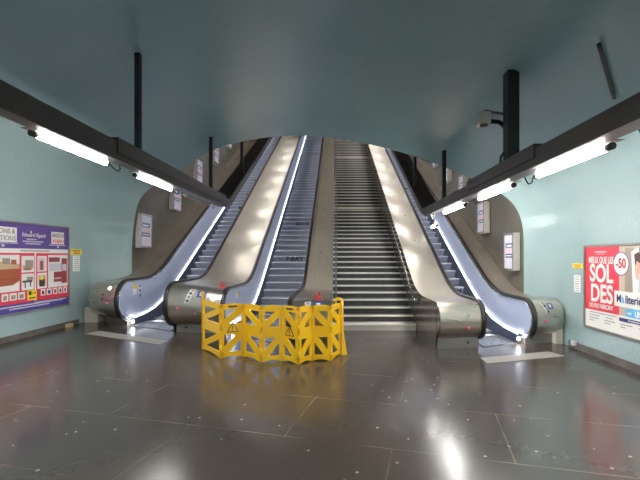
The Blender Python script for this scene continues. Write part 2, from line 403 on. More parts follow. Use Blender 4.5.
def sweep(path, w, hgt, n=10, off=0.0):
    """soft-edged band swept along a path in the YZ plane"""
    rows = []
    for i, p in enumerate(path):
        a = path[max(i-1,0)]; b = path[min(i+1,len(path)-1)]
        dy, dz = b[1]-a[1], b[2]-a[2]; l = math.hypot(dy, dz) or 1
        ny, nz = dz/l, -dy/l          # outward normal (path runs from the top of the incline to the newel)
        row = []
        for q in range(n):
            t = 2*PI*q/n
            ex = math.copysign(abs(math.cos(t))**.6, math.cos(t))*w/2; en = math.copysign(abs(math.sin(t))**.6, math.sin(t))*hgt/2 + off
            row.append((p[0]+ex, p[1]+ny*en, p[2]+nz*en))
        rows.append(row)
    return rows

# ------------------------------------------------------------------ escalators
esc_def = [
 ('A_R','B_L',(.58,-5.86),'leftmost escalator, running up beside the left wall'),
 ('B_R','D_L',(.58,-5.95),'second escalator from left, directly behind the yellow folding barrier'),
 ('E_R','F_L',(.57,-4.80),'rightmost escalator, running up beside the right wall'),
]
def make_step(w, depth, rise):
    """origin at the middle of the nosing line; treads run back (+Y), the ribbed riser curves down and back below the nosing"""
    mb = MB()
    mb.box(-w/2, w/2, .012, depth+.02, -.035, 0)
    rows = []
    for i in range(9):
        t = i/8; y = .006 + .075*math.sin(t*PI*.5); z = -.012 - (rise-.012)*t
        rows.append([(-w/2, y, z), (w/2, y, z)])
    mb.grid(rows[:8])
    a = rows[7]; mb.grid([a, [(x_, y_+.06, z_) for x_, y_, z_ in a], [(x_, y_+.06, -rise) for x_, y_, z_ in a]], 0, False)
    return mb
ESC = []
for sL, sR, (ss, sc), lab in esc_def:
    hl, hr = H[SIDES[sL][0]], H[SIDES[sR][0]]
    xl, xr = hl.xR(12), hr.xL(12)
    y0 = (hl.pR + hr.pL)/2
    root = thing('escalator', lab, 'escalator', ((xl+xr)/2, y0, 0), 'escalators'); ESC.append(root)
    for side, h, sg, e in ((sL, hl, 1, 'R'), (sR, hr, -1, 'L')):
        P = h.R if e == 'R' else h.L
        path = (pathR if e == 'R' else pathL)(h)
        line = SIDES[side][2]
        # handrail
        mb = MB(); rows = sweep([(p[0]+sg*.012, p[1], p[2]) for p in path], .085, .05, off=.018); mb.grid(rows, 0, True, True); mb.face(rows[-1]); mb.face(rows[0]); mb.build('handrail', M['rubber'], root)
        # handrail guide: thin bright line inside the rubber
        mb = MB(); rows = sweep([(p[0]+sg*.045, p[1], p[2]) for p in path[:-1]], .022, .03, off=-.03); mb.grid(rows, 0, True, True); mb.build('handrail_guide', M['trim'], root)
        # inner balustrade panel
        xi = path[0][0] + sg*.03
        na = P['narc'] - 1
        mb = MB(); up = []; lo = []
        for i, (y, z) in enumerate(P['p']):
            if i > na - 1: break
            up.append((xi, y, z-.03)); lo.append((xi+sg*.035*smooth((y-P['cy'])/1.0), y, min(z-.05, strip_z(line, y))))
        ysec = [[tuple(lerp(a[q], b[q], t/3) for q in range(3)) for t in range(4)] for a, b in zip(up, lo)]
        mb.grid(ysec, 0, False)
        arc = [(xi, P['cy'] + (P['r']-.03)*math.cos(PI/2 + PI*i/16), P['cz'] + (P['r']-.03)*math.sin(PI/2 + PI*i/16)) for i in range(17)]
        mb.face([up[-1]] + arc[1:] + [lo[-1]])
        mb.build('balustrade_panel', M['balus'], root)
        # skirt below the light strip
        mb = MB(); yy = [YEND - i*.5 for i in range(int((YEND-y0-.3)/.5)+1)]; rows = []
        ysrt = P['cy'] + .12
        yy = [YEND + (ysrt-YEND)*i/40 for i in range(41)]
        for y in yy:
            zt = strip_z(line, y); rows.append([(xi+sg*.035, y, zt), (xi+sg*.048, y, zt-.005), (xi+sg*.052, y, max(.0, zt-.75) if y > ysrt+2.5 else 0.0)])
        mb.grid(rows, 0, False); mb.build('skirt', M['skirt'], root)
        # light strip
        mb = MB(); pts = [(xi+sg*.058, y, strip_z(line, y)+.004) for y in yy]
        mb.tube(pts, .006, 8); mb.build('light_strip', M['strip'], root)
        # bright lamp at the foot of the strip
        yb = ysrt - .04
        if side in ('A_R', 'B_R', 'F_L'):
            mb = MB(); mb.ball((xi+sg*.06, yb, .10), .022, .028, .028); mb.build('entry_lamp', M['spot'], root)
    # floor plate and comb
    yc = (0 - sc)/ss
    fx0, fx1 = xl+.1, xr-.1
    mb = MB(); mb.hexa([(fx0,hl.pR+.05,.001),(fx1,hr.pL+.05,.001),(fx1,yc-.75,.001),(fx0,yc-.75,.001),(fx0,hl.pR+.05,.012),(fx1,hr.pL+.05,.012),(fx1,yc-.75,.012),(fx0,yc-.75,.012)])
    mb.build('entry_plate', M['plate'], root)
    mb = MB(); mb.box(fx0, fx1, yc-.75, yc-.6, .001, .025)
    for q in range(24):
        xx = fx0 + (fx1-fx0)*(q+.3)/24; mb.box(xx, xx+(fx1-fx0)*.4/24, yc-.6, yc-.53, .008, .02)
    mb.build('comb_plate', M['trim'], root)
    # steps
    w = fx1-fx0; rise = .2; going = rise/ss
    proto = None; ys = []
    zs = [(yc-.53, .006)]; 
    y, z = yc-.16, .03; k = 0
    ramp = [.05,.12,.17]
    pos = [(yc-.36, .012)]
    yy_, zz_ = yc, .0
    for rr in ramp:
        pos.append((yy_, max(.03, ss*yy_ + sc))); yy_ += going
    while yy_ < YEND-.5:
        pos.append((yy_, ss*yy_ + sc)); yy_ += going
    for (py, pz) in pos:
        if proto is None:
            sm = make_step(w, going, rise); me_o = sm.build('step', [M['step']], None); me_o.parent = root; proto = me_o
            ed = MB(); ed.box(-w/2, w/2, -.004, .03, -.022, .002); e_o = ed.build('step_edge', M['step_edge'], None); e_o.parent = me_o
            o = me_o
        else: o = copy_tree(proto, root)
        o.location = (0, py - y0, pz)
    root['_pos'] = 0; del root['_pos']
    ESC[-1] = (root, pos, w, (xl+xr)/2, y0, sL, sR)
# graffiti on risers: part of the escalator
def graffiti(e, ztarget, body, size, dx, sx):
    root, pos, w, xm, y0, *_ = e
    py, pz = min(pos, key=lambda p: abs(p[1]-ztarget))
    o = text('graffiti', body, M['graffiti'], root, (xm+dx, py-.012, pz-.105), (PI/2, 0, 0), size, sx, .006, shear=.1)
    o['label'] = 'dark graffiti lettering on the step riser'
graffiti(ESC[1], 1.66, '7-BAY', .2, .08, 1.15)
graffiti(ESC[1], 3.0, 'SOOS', .18, .15, 1.15)
graffiti(ESC[1], 8.2, 'SOOS', .15, .15, 1.2)
graffiti(ESC[0], 3.9, 'MIS', .2, 0, 1.2)
graffiti(ESC[0], 4.7, 'JAS', .2, 0, 1.2)
graffiti(ESC[0], 5.7, 'SORS', .2, .1, 1.2)
graffiti(ESC[2], .62, 'GERM', .17, 0, 1.1)
graffiti(ESC[2], .82, 'SOKAM', .15, 0, 1.1)
graffiti(ESC[2], 4.6, 'SOS', .16, 0, 1.1)

# ---- stickers on the inner panels, parts of their escalators
def panel_patch(name, root, x, ya, yb, za, zb, mat, sg):
    mb = MB(); mb.box(min(x, x+sg*.004), max(x, x+sg*.004), ya, yb, za, zb); return mb.build(name, mat, root)
x = H['A'].xR(9) + .032
panel_patch('yellow_sticker', ESC[0][0], x, 8.83, 9.0, .84, .93, M['sign_yellow'], 1)
panel_patch('white_sticker', ESC[0][0], x, 8.83, 9.0, .70, .835, M['white'], 1)
for i in range(4):
    o = panel_patch('pictogram_sticker', ESC[0][0], x, 9.08, 9.20, .84-.115*i, .94-.115*i, M['white'], 1)
    mb = MB(); mb.tube([(x+.0045, 9.14, .89-.115*i), (x+.0065, 9.14, .89-.115*i)], .042, 12); mb.build('pictogram', M['blue_sticker'], o)
x = H['B'].xR(9) + .032
panel_patch('yellow_sticker', ESC[1][0], x, 8.40, 8.55, .72, .81, M['sign_yellow'], 1)
panel_patch('white_sticker', ESC[1][0], x, 8.40, 8.55, .58, .715, M['white'], 1)
for i in range(4):
    o = panel_patch('pictogram_sticker', ESC[1][0], x, 8.60, 8.71, .72-.11*i, .81-.11*i, M['white'], 1)
    mb = MB(); mb.tube([(x+.0045, 8.655, .765-.11*i), (x+.0065, 8.655, .765-.11*i)], .04, 12); mb.build('pictogram', M['blue_sticker'], o)

# ---- bolts, lamps and stickers on the decks
def bolts(k, ts, y0, y1, dy, r=.022):
    h = H[k]; y = y0; proto = None
    while y < y1:
        for t in ts:
            p = deck_pt(h, t, y, .006) - parent_world(ROOT[k])
            if proto is None:
                mb = MB(); mb.ball((0,0,0), r, r, r*.7, n=8, m=5); proto = mb.build('bolt', M['trim'], None); proto.parent = ROOT[k]; o = proto
            else: o = proto.copy(); C.objects.link(o)
            o.location = p
        y += dy
bolts('A', (.55,), 10.9, 24, 1.5, .03); bolts('B', (.36,.62), 10.3, 24, 1.5); bolts('D', (.5,), 9.4, 24, 1.35, .026)
bolts('E', (.55,), 8.9, 23, 1.5); bolts('F', (.5,), 8.6, 22, 1.3, .028)
def dot(k, t, z, r, mat, name):
    h = H[k]; a = angle_for(h, t, z); p = drum_pt(h, t, a, .0); q = drum_pt(h, t, a, .012)
    mb = MB(); mb.tube([p, q], r, 12); return mb.build(name, mat, ROOT[k])
dot('A', .72, .88, .045, M['indicator'], 'indicator_lamp'); dot('A', .70, .57, .02, M['red_ind'], 'red_indicator')
dot('B', .83, .75, .045, M['indicator'], 'indicator_lamp'); dot('B', .21, .56, .02, M['red_ind'], 'red_indicator')
dot('E', .65, .59, .032, M['dead_ind'], 'indicator_lamp'); dot('E', .67, .385, .018, M['red_ind'], 'red_indicator')
dot('F', .33, .475, .018, M['red_ind'], 'red_indicator'); dot('D', .85, .72, .02, M['dead_ind'], 'indicator_lamp')
def drum_patch(k, t0, t1, a0, a1, mat, name, out=.004, par=None, skew=0.0):
    h = H[k]; mb = MB(); n = 6
    mb.grid([[drum_pt(h, lerp(t0, t1, j/2) + skew*i/n, lerp(a0, a1, i/n), out) for j in range(3)] for i in range(n+1)])
    return mb.build(name, mat, par or ROOT[k])
def pictos(k, t0, t1, a0, a1, n, skew):
    s = drum_patch(k, t0, t1, a0, a1, M['white'], 'pictogram_strip', skew=skew)
    for i in range(n):
        am = lerp(a0, a1, (i+.5)/n); tm = (t0+t1)/2 + skew*(i+.5)/n; h = H[k]
        p = drum_pt(h, tm, am, .004); q = drum_pt(h, tm, am, .007)
        mb = MB(); mb.tube([p, q], .032, 12); mb.build('pictogram', M['dark_print'] if i % 2 else M['grey_print'], s)
pictos('B', .40, .49, 122, 168, 4, -.07)
o = drum_patch('B', .535, .70, 126, 150, M['blue_sticker'], 'blue_sticker')
drum_patch('B', .58, .65, 131, 145, M['white'], 'white_symbol', .006, o)
pictos('D', .36, .50, 112, 150, 2, 0)
o = drum_patch('D', .58, .80, 112, 142, M['blue_sticker'], 'blue_sticker')
drum_patch('D', .64, .74, 119, 135, M['white'], 'white_symbol', .006, o)
pictos('F', .28, .40, 120, 160, 4, .12)
o = drum_patch('F', .50, .68, 124, 148, M['blue_sticker'], 'blue_sticker')
drum_patch('F', .55, .62, 130, 142, M['white'], 'white_symbol', .006, o)
def stop_knob(k, t, y):
    p = deck_pt(H[k], t, y, 0)
    mb = MB(); mb.box(p.x-.06, p.x+.06, p.y-.04, p.y+.04, p.z-.002, p.z+.02)
    mb.tube([(p.x + .045*math.cos(2*PI*i/14), p.y, p.z+.065 + .04*math.sin(2*PI*i/14)) for i in range(15)], .013, 8, caps=False)
    mb.build('emergency_stop', M['signal_red'], ROOT[k])
stop_knob('B', .86, 8.05); stop_knob('D', .66, 6.75)

# ---- flat side panels facing the fixed stairs
R_, G_ = .145, .28; SY = 8.17
def stair_z(y):
    if y < SY: return 0
    n = (y-SY)/G_
    if n < 24: return R_*n
    y2 = SY + 23*G_ + .5
    return R_*24 + (0 if y < y2 else .17/.27*(y-y2))
for k, e, sg in (('D','R',1), ('E','L',-1)):
    h = H[k]; P = h.R if e == 'R' else h.L; x = (h.xR(9) if e == 'R' else h.xL(9))
    rows = []
    i1 = P['narc']
    for i, (y, z) in enumerate(P['p']):
        if i >= i1: break
        zl = 0 if y < SY+1 else max(0, stair_z(y)-.45)
        rows.append([(x, y, z), (x, y, lerp(z, zl, .5)), (x, y, zl)])
    mb = MB(); mb.grid(rows, 0, False)
    arc = [(x, P['cy'] + P['r']*math.cos(PI/2 + PI*i/16), P['cz'] + P['r']*math.sin(PI/2 + PI*i/16)) for i in range(17)]
    mb.face([rows[-1][0]] + arc[1:] + [(x, P['cy'], 0.001)] + ([(x, P['cy']+.001, .0)] if 0 else []))
    mb.build('side_panel', M['side'], ROOT[k])

# ------------------------------------------------------------------ fixed stairs
SX0, SX1 = -.07, 1.72
st = thing('staircase', 'dark fixed stairs with pale metal nosings between the escalators', 'stairs', ((SX0+SX1)/2, SY, 0))
def stair_steps():
    out = []; z = 0; y = SY
    for n in range(1, 25): z += R_; out.append((y, z, R_, G_)); y += G_
    y += .5 - G_ + .0
    out[-1] = (out[-1][0], out[-1][1], R_, y - out[-1][0] + 0.0)
    for n in range(20): z += .17; out.append((y, z, .17, .27)); y += .27
    out[-1] = (out[-1][0], z, .17, .9); y += .63
    for n in range(14): z += .17; out.append((y, z, .17, .27)); y += .27
    return out
SS = stair_steps(); protos = {}
for i, (y, z, r, g) in enumerate(SS):
    big = i in (23, 43)
    key = (round(r,3), round(g,3), i == 0, big)
    loc = Vector(((SX0+SX1)/2, y, z)) - parent_world(st)
    w = (SX1-SX0)/2
    if key not in protos:
        mb = MB(); mb.box(-w, w, .02, g+.03, -r, -.004)
        o = mb.build('stair_step', M['pale_riser'] if i == 0 else M['stair_dark'], None); o.parent = st
        nb = MB(); nb.box(-w, w, -.008, .045, -.036 if not big else -.075, .003); q = nb.build('nosing', M['nosing'], None, bevel=.004); q.parent = o
        protos[key] = o
    else: o = copy_tree(protos[key], st)
    o.location = loc
# stair handrails
rr = thing('stair_handrail', 'polished steel handrail on the right side of the fixed stairs', 'handrail', (1.66, 8.0, 0), 'stair handrails')
mb = MB(); pts = [(1.655, 20.5, .555*20.5-3.80), (1.655, 8.25, .555*8.25-3.80), (1.655, 8.08, .69), (1.68, 8.03, .655), (1.735, 8.02, .65)]
mb.tube(pts, .024, 10); mb.build('rail', M['rail'], rr)
for y in (8.6, 11.2, 13.8, 16.4, 19):
    z = .555*y-3.80; mb = MB(); mb.tube([(1.655,y,z-.01),(1.69,y,z-.05),(1.736,y,z-.05)], .01, 8); mb.build('bracket', M['rail'], rr)
mb = MB(); mb.box(1.70,1.736,7.94,8.10,.60,.70); mb.build('end_plate', M['rail'], rr)
rl = thing('stair_handrail', 'thin grey handrail on the left side of the fixed stairs', 'handrail', (.0, 8.2, 0), 'stair handrails')
mb = MB(); mb.tube([(.0, 20.5, .578*20.5-4.55), (.0, 8.6, .578*8.6-4.40), (.0, 8.3, .36), (0,8.3,.16)], .022, 10); mb.build('rail', M['grey_rail'], rl)
for y in (10, 13, 16, 19):
    z = .578*y-4.53; mb = MB(); mb.tube([(.0,y,z-.01),(-.04,y,z-.05),(-.088,y,z-.05)], .01, 8); mb.build('bracket', M['grey_rail'], rl)

# ------------------------------------------------------------------ light beams
def ceil_z(x, w=1.0):
    best = None
    for i in range(len(PROF)-1):
        a = hall_pt(*PROF[i], w); b = hall_pt(*PROF[i+1], w)
        if a[1] > 1.5 and (a[0]-x)*(b[0]-x) <= 0 and a[0] != b[0]:
            t = (x-a[0])/(b[0]-a[0]); best = lerp(a[1], b[1], t)
    return best
def beam(label, x0, x1, z0, z1, yb, slope, jog, rods, wide=.2):
    xm = (x0+x1)/2
    root = thing('light_beam', label, 'beam', (xm, yb, z0), 'light beams')
    mb = MB(); rows = []
    # one continuous closed box: level run then the inclined run
    for y, za, zb in ((-6.2, z0, z1), (yb-.25, z0, z1), (yb, z0+.03, z1+.02), (yb+.3, z0+.3*slope, z1+.32*slope), (24.0, z0+slope*(24-yb), z1+slope*(24-yb)+.04)):
        e0, e1 = (x0, x1) if y < yb+.2 else ((x0-wide, x1) if xm < 0 else (x0, x1+wide))
        rows.append([(e0,y,za),(e1,y,za),(e1,y,zb),(e0,y,zb)])
    mb.grid(rows, 0, False, True); mb.face(rows[0]); mb.face(rows[-1][::-1])
    mb.build('beam_channel', M['beam'], root, bevel=.012)
    # raised cover box over part of the run, and the lip along the underside
    ja, jb = jog
    mb = MB(); mb.box(x0-.02, x1+.02, ja, jb, z0+.055, z1+.045); mb.build('cover_box', M['beam'], root, bevel=.01)
    inn = x1 if xm < 0 else x0
    mb = MB(); mb.box(inn-.012, inn+.012, -6.2, yb-.3, z0-.03, z0+.03); mb.build('edge_lip', M['beam'], root)
    for (y, w, top) in rods:
        zb = z1 if y <= yb else z1 + slope*(y-yb)
        zt = top if top else ceil_z(xm) - .0
        mb = MB(); mb.box(xm-w/2, xm+w/2, y-w/2, y+w/2, zb-.02, zt); mb.build('hanger_rod', M['black'], root)
        mb = MB(); mb.box(xm-w*.9, xm+w*.9, y-w*.9, y+w*.9, zb, zb+.03); mb.build('rod_foot', M['black'], root)
    return root
bl = beam('long dark steel light beam hanging over the left side', -3.06, -2.82, 2.87, 3.09, 10.1, .578, (4.9, 9.7),
          [(1.6,.075,None),(5.66,.075,None),(8.96,.075,ceil_z(-2.94,.3)),(11.9,.075,6.0),(16.5,.075,8.4)])
brm = beam('long dark steel light beam hanging over the right side', 2.04, 2.29, 2.55, 2.71, 9.05, .578, (3.9, 5.9),
          [(1.2,.14,None),(4.71,.14,None),(7.64,.075,ceil_z(2.165,.4)),(10.44,.075,5.0),(15,.075,7.4)])

lamp_n = [0]
def lamp(name, label, x, z, ya, yb, group, lit=True, slope=0.0, xin=0.0, cable=True, ztop=None, baffle=0):
    """tubular lamp slung under a beam"""
    ang = math.atan(slope); L = (yb-ya)
    root = thing(name, label, 'lamp', (x, ya, z), group)
    P = lambda d, dx=0, dz=0: (x+dx, ya+d, z+dz+slope*d)
    mb = MB(); mb.tube([P(.06), P(L-.06)], .031, 12); mb.build('tube', (M['tube_shaft'] if slope else M['tube']) if lit else M['clear'], root)
    for d0, d1 in ((0,.07),(L-.07,L)):
        mb = MB(); mb.tube([P(d0), P(d1)], .033, 12); mb.build('end_cap', M['black'] if lit else M['cream_plastic'], root)
    for d in (.25, L-.25):
        mb = MB(); mb.tube([P(d-.012), P(d+.012)], .035, 12); mb.bar(P(d,0,.04), P(d,xin,ztop if ztop else .055), .03, .02, up=(0,1,0)); mb.build('clip', M['black'] if ztop else M['trim'], root)
    if baffle:
        mb = MB(); u, v = sorted((x - baffle*.10, x + baffle*.085)); mb.box(u, v, ya-.02, yb+.02, z+.044, z+.05); mb.build('added_baffle', M['beam'], root)  # hidden strip added over the tube to keep light off the ceiling
    if cable:
        mb = MB(); mb.tube([P(L), P(L+.06,0,-.01), P(L+.12,.02,-.05), P(L+.2,.02,-.055), P(L+.25,.02,-.01), P(L+.26,0,.05)], .009, 8); mb.build('cable', M['black'], root)
    return root
xl_, zl_ = -3.135, 2.865
GL = 'tube lamps under the left beam'; GR = 'tube lamps under the right beam'
lamp('tube_lamp', 'lit tube lamp under left beam, nearest of the two lit ones in view', xl_, zl_, 3.91, 5.25, GL, baffle=-1, xin=.09)
lamp('tube_lamp', 'lit tube lamp under left beam, farther of the two, beside the hanger rod', xl_, zl_, 5.92, 7.29, GL, baffle=-1, xin=.09)
lamp('tube_lamp', 'unlit grey tube lamp under the far end of the left beam', xl_, zl_, 7.87, 9.5, GL, baffle=-1, xin=.09, lit=False)
xr_, zr_ = 2.355, 2.54
lamp('tube_lamp', 'lit tube lamp under right beam, largest and nearest one', xr_, zr_, 3.24, 4.5, GR, baffle=1, xin=-.08)
lamp('tube_lamp', 'lit tube lamp under right beam, middle of the three in view', xr_, zr_, 5.03, 6.3, GR, baffle=1, xin=-.08)
lamp('tube_lamp', 'lit tube lamp under right beam, farthest of the three level ones', xr_, zr_, 6.94, 8.3, GR, baffle=1, xin=-.08)
lamp('tube_lamp', 'short lit lamp hanging below the bend of the right beam', 2.12, 2.24, 8.0, 8.45, GR, cable=False, ztop=.32)
for y in (1.5, -.6, -2.8, -5.0):
    lamp('tube_lamp', 'lit tube lamp under left beam, behind the viewpoint', xl_, zl_, y, y+1.3, GL, baffle=-1, xin=.09)
    lamp('tube_lamp', 'lit tube lamp under right beam, behind the viewpoint', xr_, zr_, y-.1, y+1.2, GR, baffle=1, xin=-.08)
for i in range(8):
    y = 10.9 + i*1.7
    lamp('tube_lamp', 'lit tube lamp under the climbing part of the left beam', -3.04, 2.80+.578*(y-10.1), y, y+1.0, 'lamps under the climbing left beam', slope=.578, cable=False)
    y = 9.9 + i*1.7
    lamp('tube_lamp', 'lit tube lamp under the climbing part of the right beam', 2.25, 2.48+.578*(y-9.05), y, y+1.0, 'lamps under the climbing right beam', slope=.578, cable=False)

# ------------------------------------------------------------------ surveillance camera and conduit
cam_o = thing('surveillance_camera', 'white surveillance camera on a bracket fixed to the right hanger post', 'security camera', (1.87, 4.83, 3.3))
mb = MB(); mb.box(1.79,1.93,4.72,4.90,3.25,3.40); mb.build('camera_case', M['cctv'], cam_o, bevel=.02)
mb = MB(); mb.bar((1.86,4.83,3.42),(2.16,4.83,3.365),.13,.03); mb.build('sun_shield', M['grey_rail'], cam_o)
mb = MB(); mb.tube([(1.92,4.83,3.31),(2.06,4.83,3.30),(2.12,4.83,3.26),(2.16,4.83,3.2)], .03, 8); mb.build('bracket_arm', M['black'], cam_o)
mb = MB(); mb.tube([(1.86,4.79,3.252),(1.86,4.79,3.232)], .05, 14); mb.build('lens_window', M['dark_print'], cam_o)
mb = MB(); mb.tube([(2.16,4.76,2.98),(2.12,4.76,2.93),(2.06,4.76,2.84),(2.05,4.76,2.74)], .014, 8); tag(mb.build('power_cable', M['black']), 'black cable looping from the right hanger post down to the beam', 'cable')
mb = MB(); cp = []
for i in range(9):
    t = i/8; px = lerp(2.55, 3.1, t); py = lerp(3.7, 4.25, t); cp.append((px, py, ceil_z(px)-.035))
mb.tube(cp, .02, 8); tag(mb.build('conduit', M['black']), 'thin dark conduit pipe fixed across the ceiling above the right beam', 'pipe')

# ------------------------------------------------------------------ posters (drawn on real sheets on the walls)
def poster_frame(root, xw, sg, y0, y1, z0, z1, t=.045, d=.035, mat=None):
    mb = MB(); xa, xb = sorted((xw, xw+sg*d))
    mb.box(xa,xb,y0-t,y0,z0-t,z1+t); mb.box(xa,xb,y1,y1+t,z0-t,z1+t); mb.box(xa,xb,y0,y1,z0-t,z0); mb.box(xa,xb,y0,y1,z1,z1+t)
    mb.build('frame', mat or M['plinth'], root, bevel=.006)
class Sheet:
    """a printed sheet on a side wall: flat inks, one above the other by a hair"""
    def __init__(s, xw, sg): s.x = xw; s.sg = sg; s.mb = MB(); s.mats = []; s.n = 0
    def idx(s, m):
        if m not in s.mats: s.mats.append(m)
        return s.mats.index(m)
    def rect(s, y0, y1, z0, z1, m, lvl=None):
        s.poly([(y0,z0),(y1,z0),(y1,z1),(y0,z1)], m, lvl)
    def poly(s, pts, m, lvl=None):
        s.n += 1; x = s.x + s.sg*(.004 + .0006*(lvl if lvl is not None else s.n))
        s.mb.face([(x, y, z) for y, z in pts], s.idx(m))
    def disc(s, y, z, ry, rz, m, lvl=None):
        s.poly([(y+ry*math.cos(2*PI*i/28), z+rz*math.sin(2*PI*i/28)) for i in range(28)], m, lvl)
    def build(s, root): return s.mb.build('printed_sheet', s.mats, root, recalc=False)

# left: furniture advertisement
pl = thing('advertising_poster', 'purple and red furniture advertisement with small photos on the left wall', 'poster', (-6.1, 7.3, .5), 'wall advertisements')
Y0, Y1 = 5.75, 8.66
poster_frame(pl, -6.1, 1, Y0, Y1, .52, 2.23, t=.03)
s = Sheet(-6.095, 1)
s.rect(Y0, Y1, .52, 2.23, M['white'], 0)
s.rect(Y0, Y1, 1.745, 2.23, M['purple'], 1)
s.rect(Y0, Y1, .69, 1.66, M['red'], 1)
s.rect(Y0, Y1, .52, .69, M['violet'], 1)
s.rect(6.2, 7.27, 1.86, 2.14, M['white'], 2); s.rect(6.1, 7.3, 1.835, 1.85, M['pale_print'], 2); s.rect(6.93, 7.0, 1.775, 1.815, M['pale_print'], 2)
s.rect(8.15, 8.53, 1.86, 2.12, M['white'], 2); s.rect(8.09, 8.57, 1.825, 1.843, M['pale_print'], 2); s.rect(8.32, 8.37, 1.775, 1.815, M['pale_print'], 2)
s.rect(7.60, 7.625, 2.05, 2.10, M['white'], 2); s.rect(7.625, 7.65, 2.05, 2.10, M['signal_red'], 3)
for i, (a, b) in enumerate(((7.5,7.75),(7.40,7.93),(7.47,7.86))): s.rect(a, b, 1.925-.045*i, 1.945-.045*i, M['pale_print'], 2)
s.rect(7.35, 8.1, 1.69, 1.715, M['grey_print'], 2)
s.rect(6.0, 7.33, .93, 1.62, M['white'], 2)
# chest on a worktop
s.poly([(6.2,1.01),(7.18,1.05),(7.33,1.12),(7.33,1.36),(6.2,1.34)], M['brown_print'], 3)
s.poly([(6.2,1.34),(7.33,1.36),(7.33,1.45),(6.9,1.50),(6.2,1.48)], M['tan_print'], 3)
s.rect(6.4, 7.3, 1.165, 1.175, M['crimson_print'], 4); s.rect(6.75, 6.78, 1.03, 1.35, M['crimson_print'], 4)
s.rect(6.95, 7.12, 1.45, 1.56, M['beige_dark'], 4); s.rect(7.14, 7.26, 1.44, 1.53, M['brown_print'], 4)
s.rect(7.38, 7.68, 1.28, 1.60, M['white'], 2); s.rect(7.40, 7.64, 1.32, 1.42, M['tan_print'], 3); s.rect(7.46, 7.66, 1.36, 1.52, M['beige_dark'], 4); s.rect(7.44, 7.6, 1.32, 1.36, M['brown_print'], 5)
s.rect(7.38, 7.68, .93, 1.25, M['white'], 2); s.rect(7.40, 7.64, 1.08, 1.12, M['dark_print'], 3); s.rect(7.45, 7.48, .97, 1.10, M['dark_print'], 3); s.rect(7.58, 7.61, .99, 1.10, M['dark_print'], 3); s.rect(7.5, 7.66, 1.12, 1.19, M['beige_dark'], 4)
s.rect(7.70, 7.735, .70, 1.66, M['white'], 2)
s.rect(7.77, 8.02, 1.28, 1.60, M['white'], 2); s.rect(7.80, 7.96, 1.30, 1.55, M['pink_print'], 3); s.rect(7.84, 7.92, 1.31, 1.50, M['crimson_print'], 4)
s.rect(7.77, 8.02, .93, 1.25, M['white'], 2); s.rect(7.80, 7.99, 1.0, 1.2, M['tan_print'], 3); s.rect(7.82, 7.97, .97, 1.12, M['dark_print'], 4); s.disc(7.88, 1.15, .05, .05, M['sign_yellow'], 5)
s.rect(8.06, 8.64, .93, 1.62, M['white'], 2); s.rect(8.08, 8.4, 1.47, 1.57, M['crimson_print'], 3); s.rect(8.1, 8.6, 1.28, 1.44, M['pale_print'], 3); s.rect(8.22, 8.60, 1.04, 1.26, M['crimson_print'], 3); s.rect(8.45, 8.62, 1.0, 1.55, M['crimson_print'], 4); s.rect(8.24, 8.44, 1.10, 1.13, M['pink_print'], 5); s.rect(8.47, 8.60, 1.27, 1.42, M['pale_print'], 5)
for a, b in ((6.72,6.85),(6.94,7.08),(7.11,7.27),(7.30,7.46)): s.rect(a, b, .76, .90, M['white'], 2); s.rect(a+.03, b-.03, .78, .86, M['beige_dark'], 3)
for i, (a, b) in enumerate(((7.86,7.98),(8.02,8.16),(8.2,8.32),(8.36,8.47),(8.51,8.62))): s.rect(a, b, .78, .91, M['white'], 2); s.rect(a+.03, b-.03, .80, .88, (M['dark_print'], M['violet'], M['crimson_print'])[i % 3], 3)
s.rect(7.52, 7.75, .72, .92, M['sign_yellow'], 4); s.rect(7.55, 7.62, .82, .90, M['dark_print'], 5); s.rect(7.64, 7.73, .845, .865, M['dark_print'], 5); s.rect(7.55, 7.72, .75, .775, M['dark_print'], 5)
for z, a, b in ((.64,6.4,8.5),(.595,7.1,8.1),(.655,7.7,8.6)): s.rect(a, b, z-.012, z+.012, M['pale_print'], 3)
s.build(pl)
RL = (PI/2, 0, PI/2); XL = -6.080
def tl(body, y, z, size, mat, sx=1, bold=0, shear=0, align='CENTER'):
    return text('lettering', body, mat, pl, (XL, y, z), RL, size, sx, bold, align, shear)
tl('ÉDITIONS &', 7.22, 2.06, .125, M['beige_dark'], .95, .002, align='RIGHT'); tl('TRADITIONS', 7.24, 1.93, .125, M['grey_print'], .95, .002, align='RIGHT')
tl('Édouard Rigault', 7.67, 2.015, .1, M['white'], .95, 0, .3)
tl('MAISON', 8.34, 2.04, .12, M['beige_dark'], .75, .002); tl('ACAJOU', 8.34, 1.92, .10, M['red'], .85, .002)

# right: sale advertisement
pr = thing('advertising_poster', 'red and white SOLDES sale poster on the right wall', 'poster', (4.15, 5.5, .45), 'wall advertisements')
Y0, Y1 = 4.1, 6.32
XR = 4.15
poster_frame(pr, XR, -1, Y0, Y1, .46, 1.745, t=.03)
s = Sheet(XR-.005, -1)
s.rect(Y0, Y1, .46, 1.745, M['white'], 0)
s.rect(Y0, 5.57, .74, 1.745, M['beige_print'], 1)
s.rect(5.30, 5.46, .9, 1.72, M['beige_dark'], 2)
s.rect(5.57, Y1, .735, 1.745, M['red'], 2)
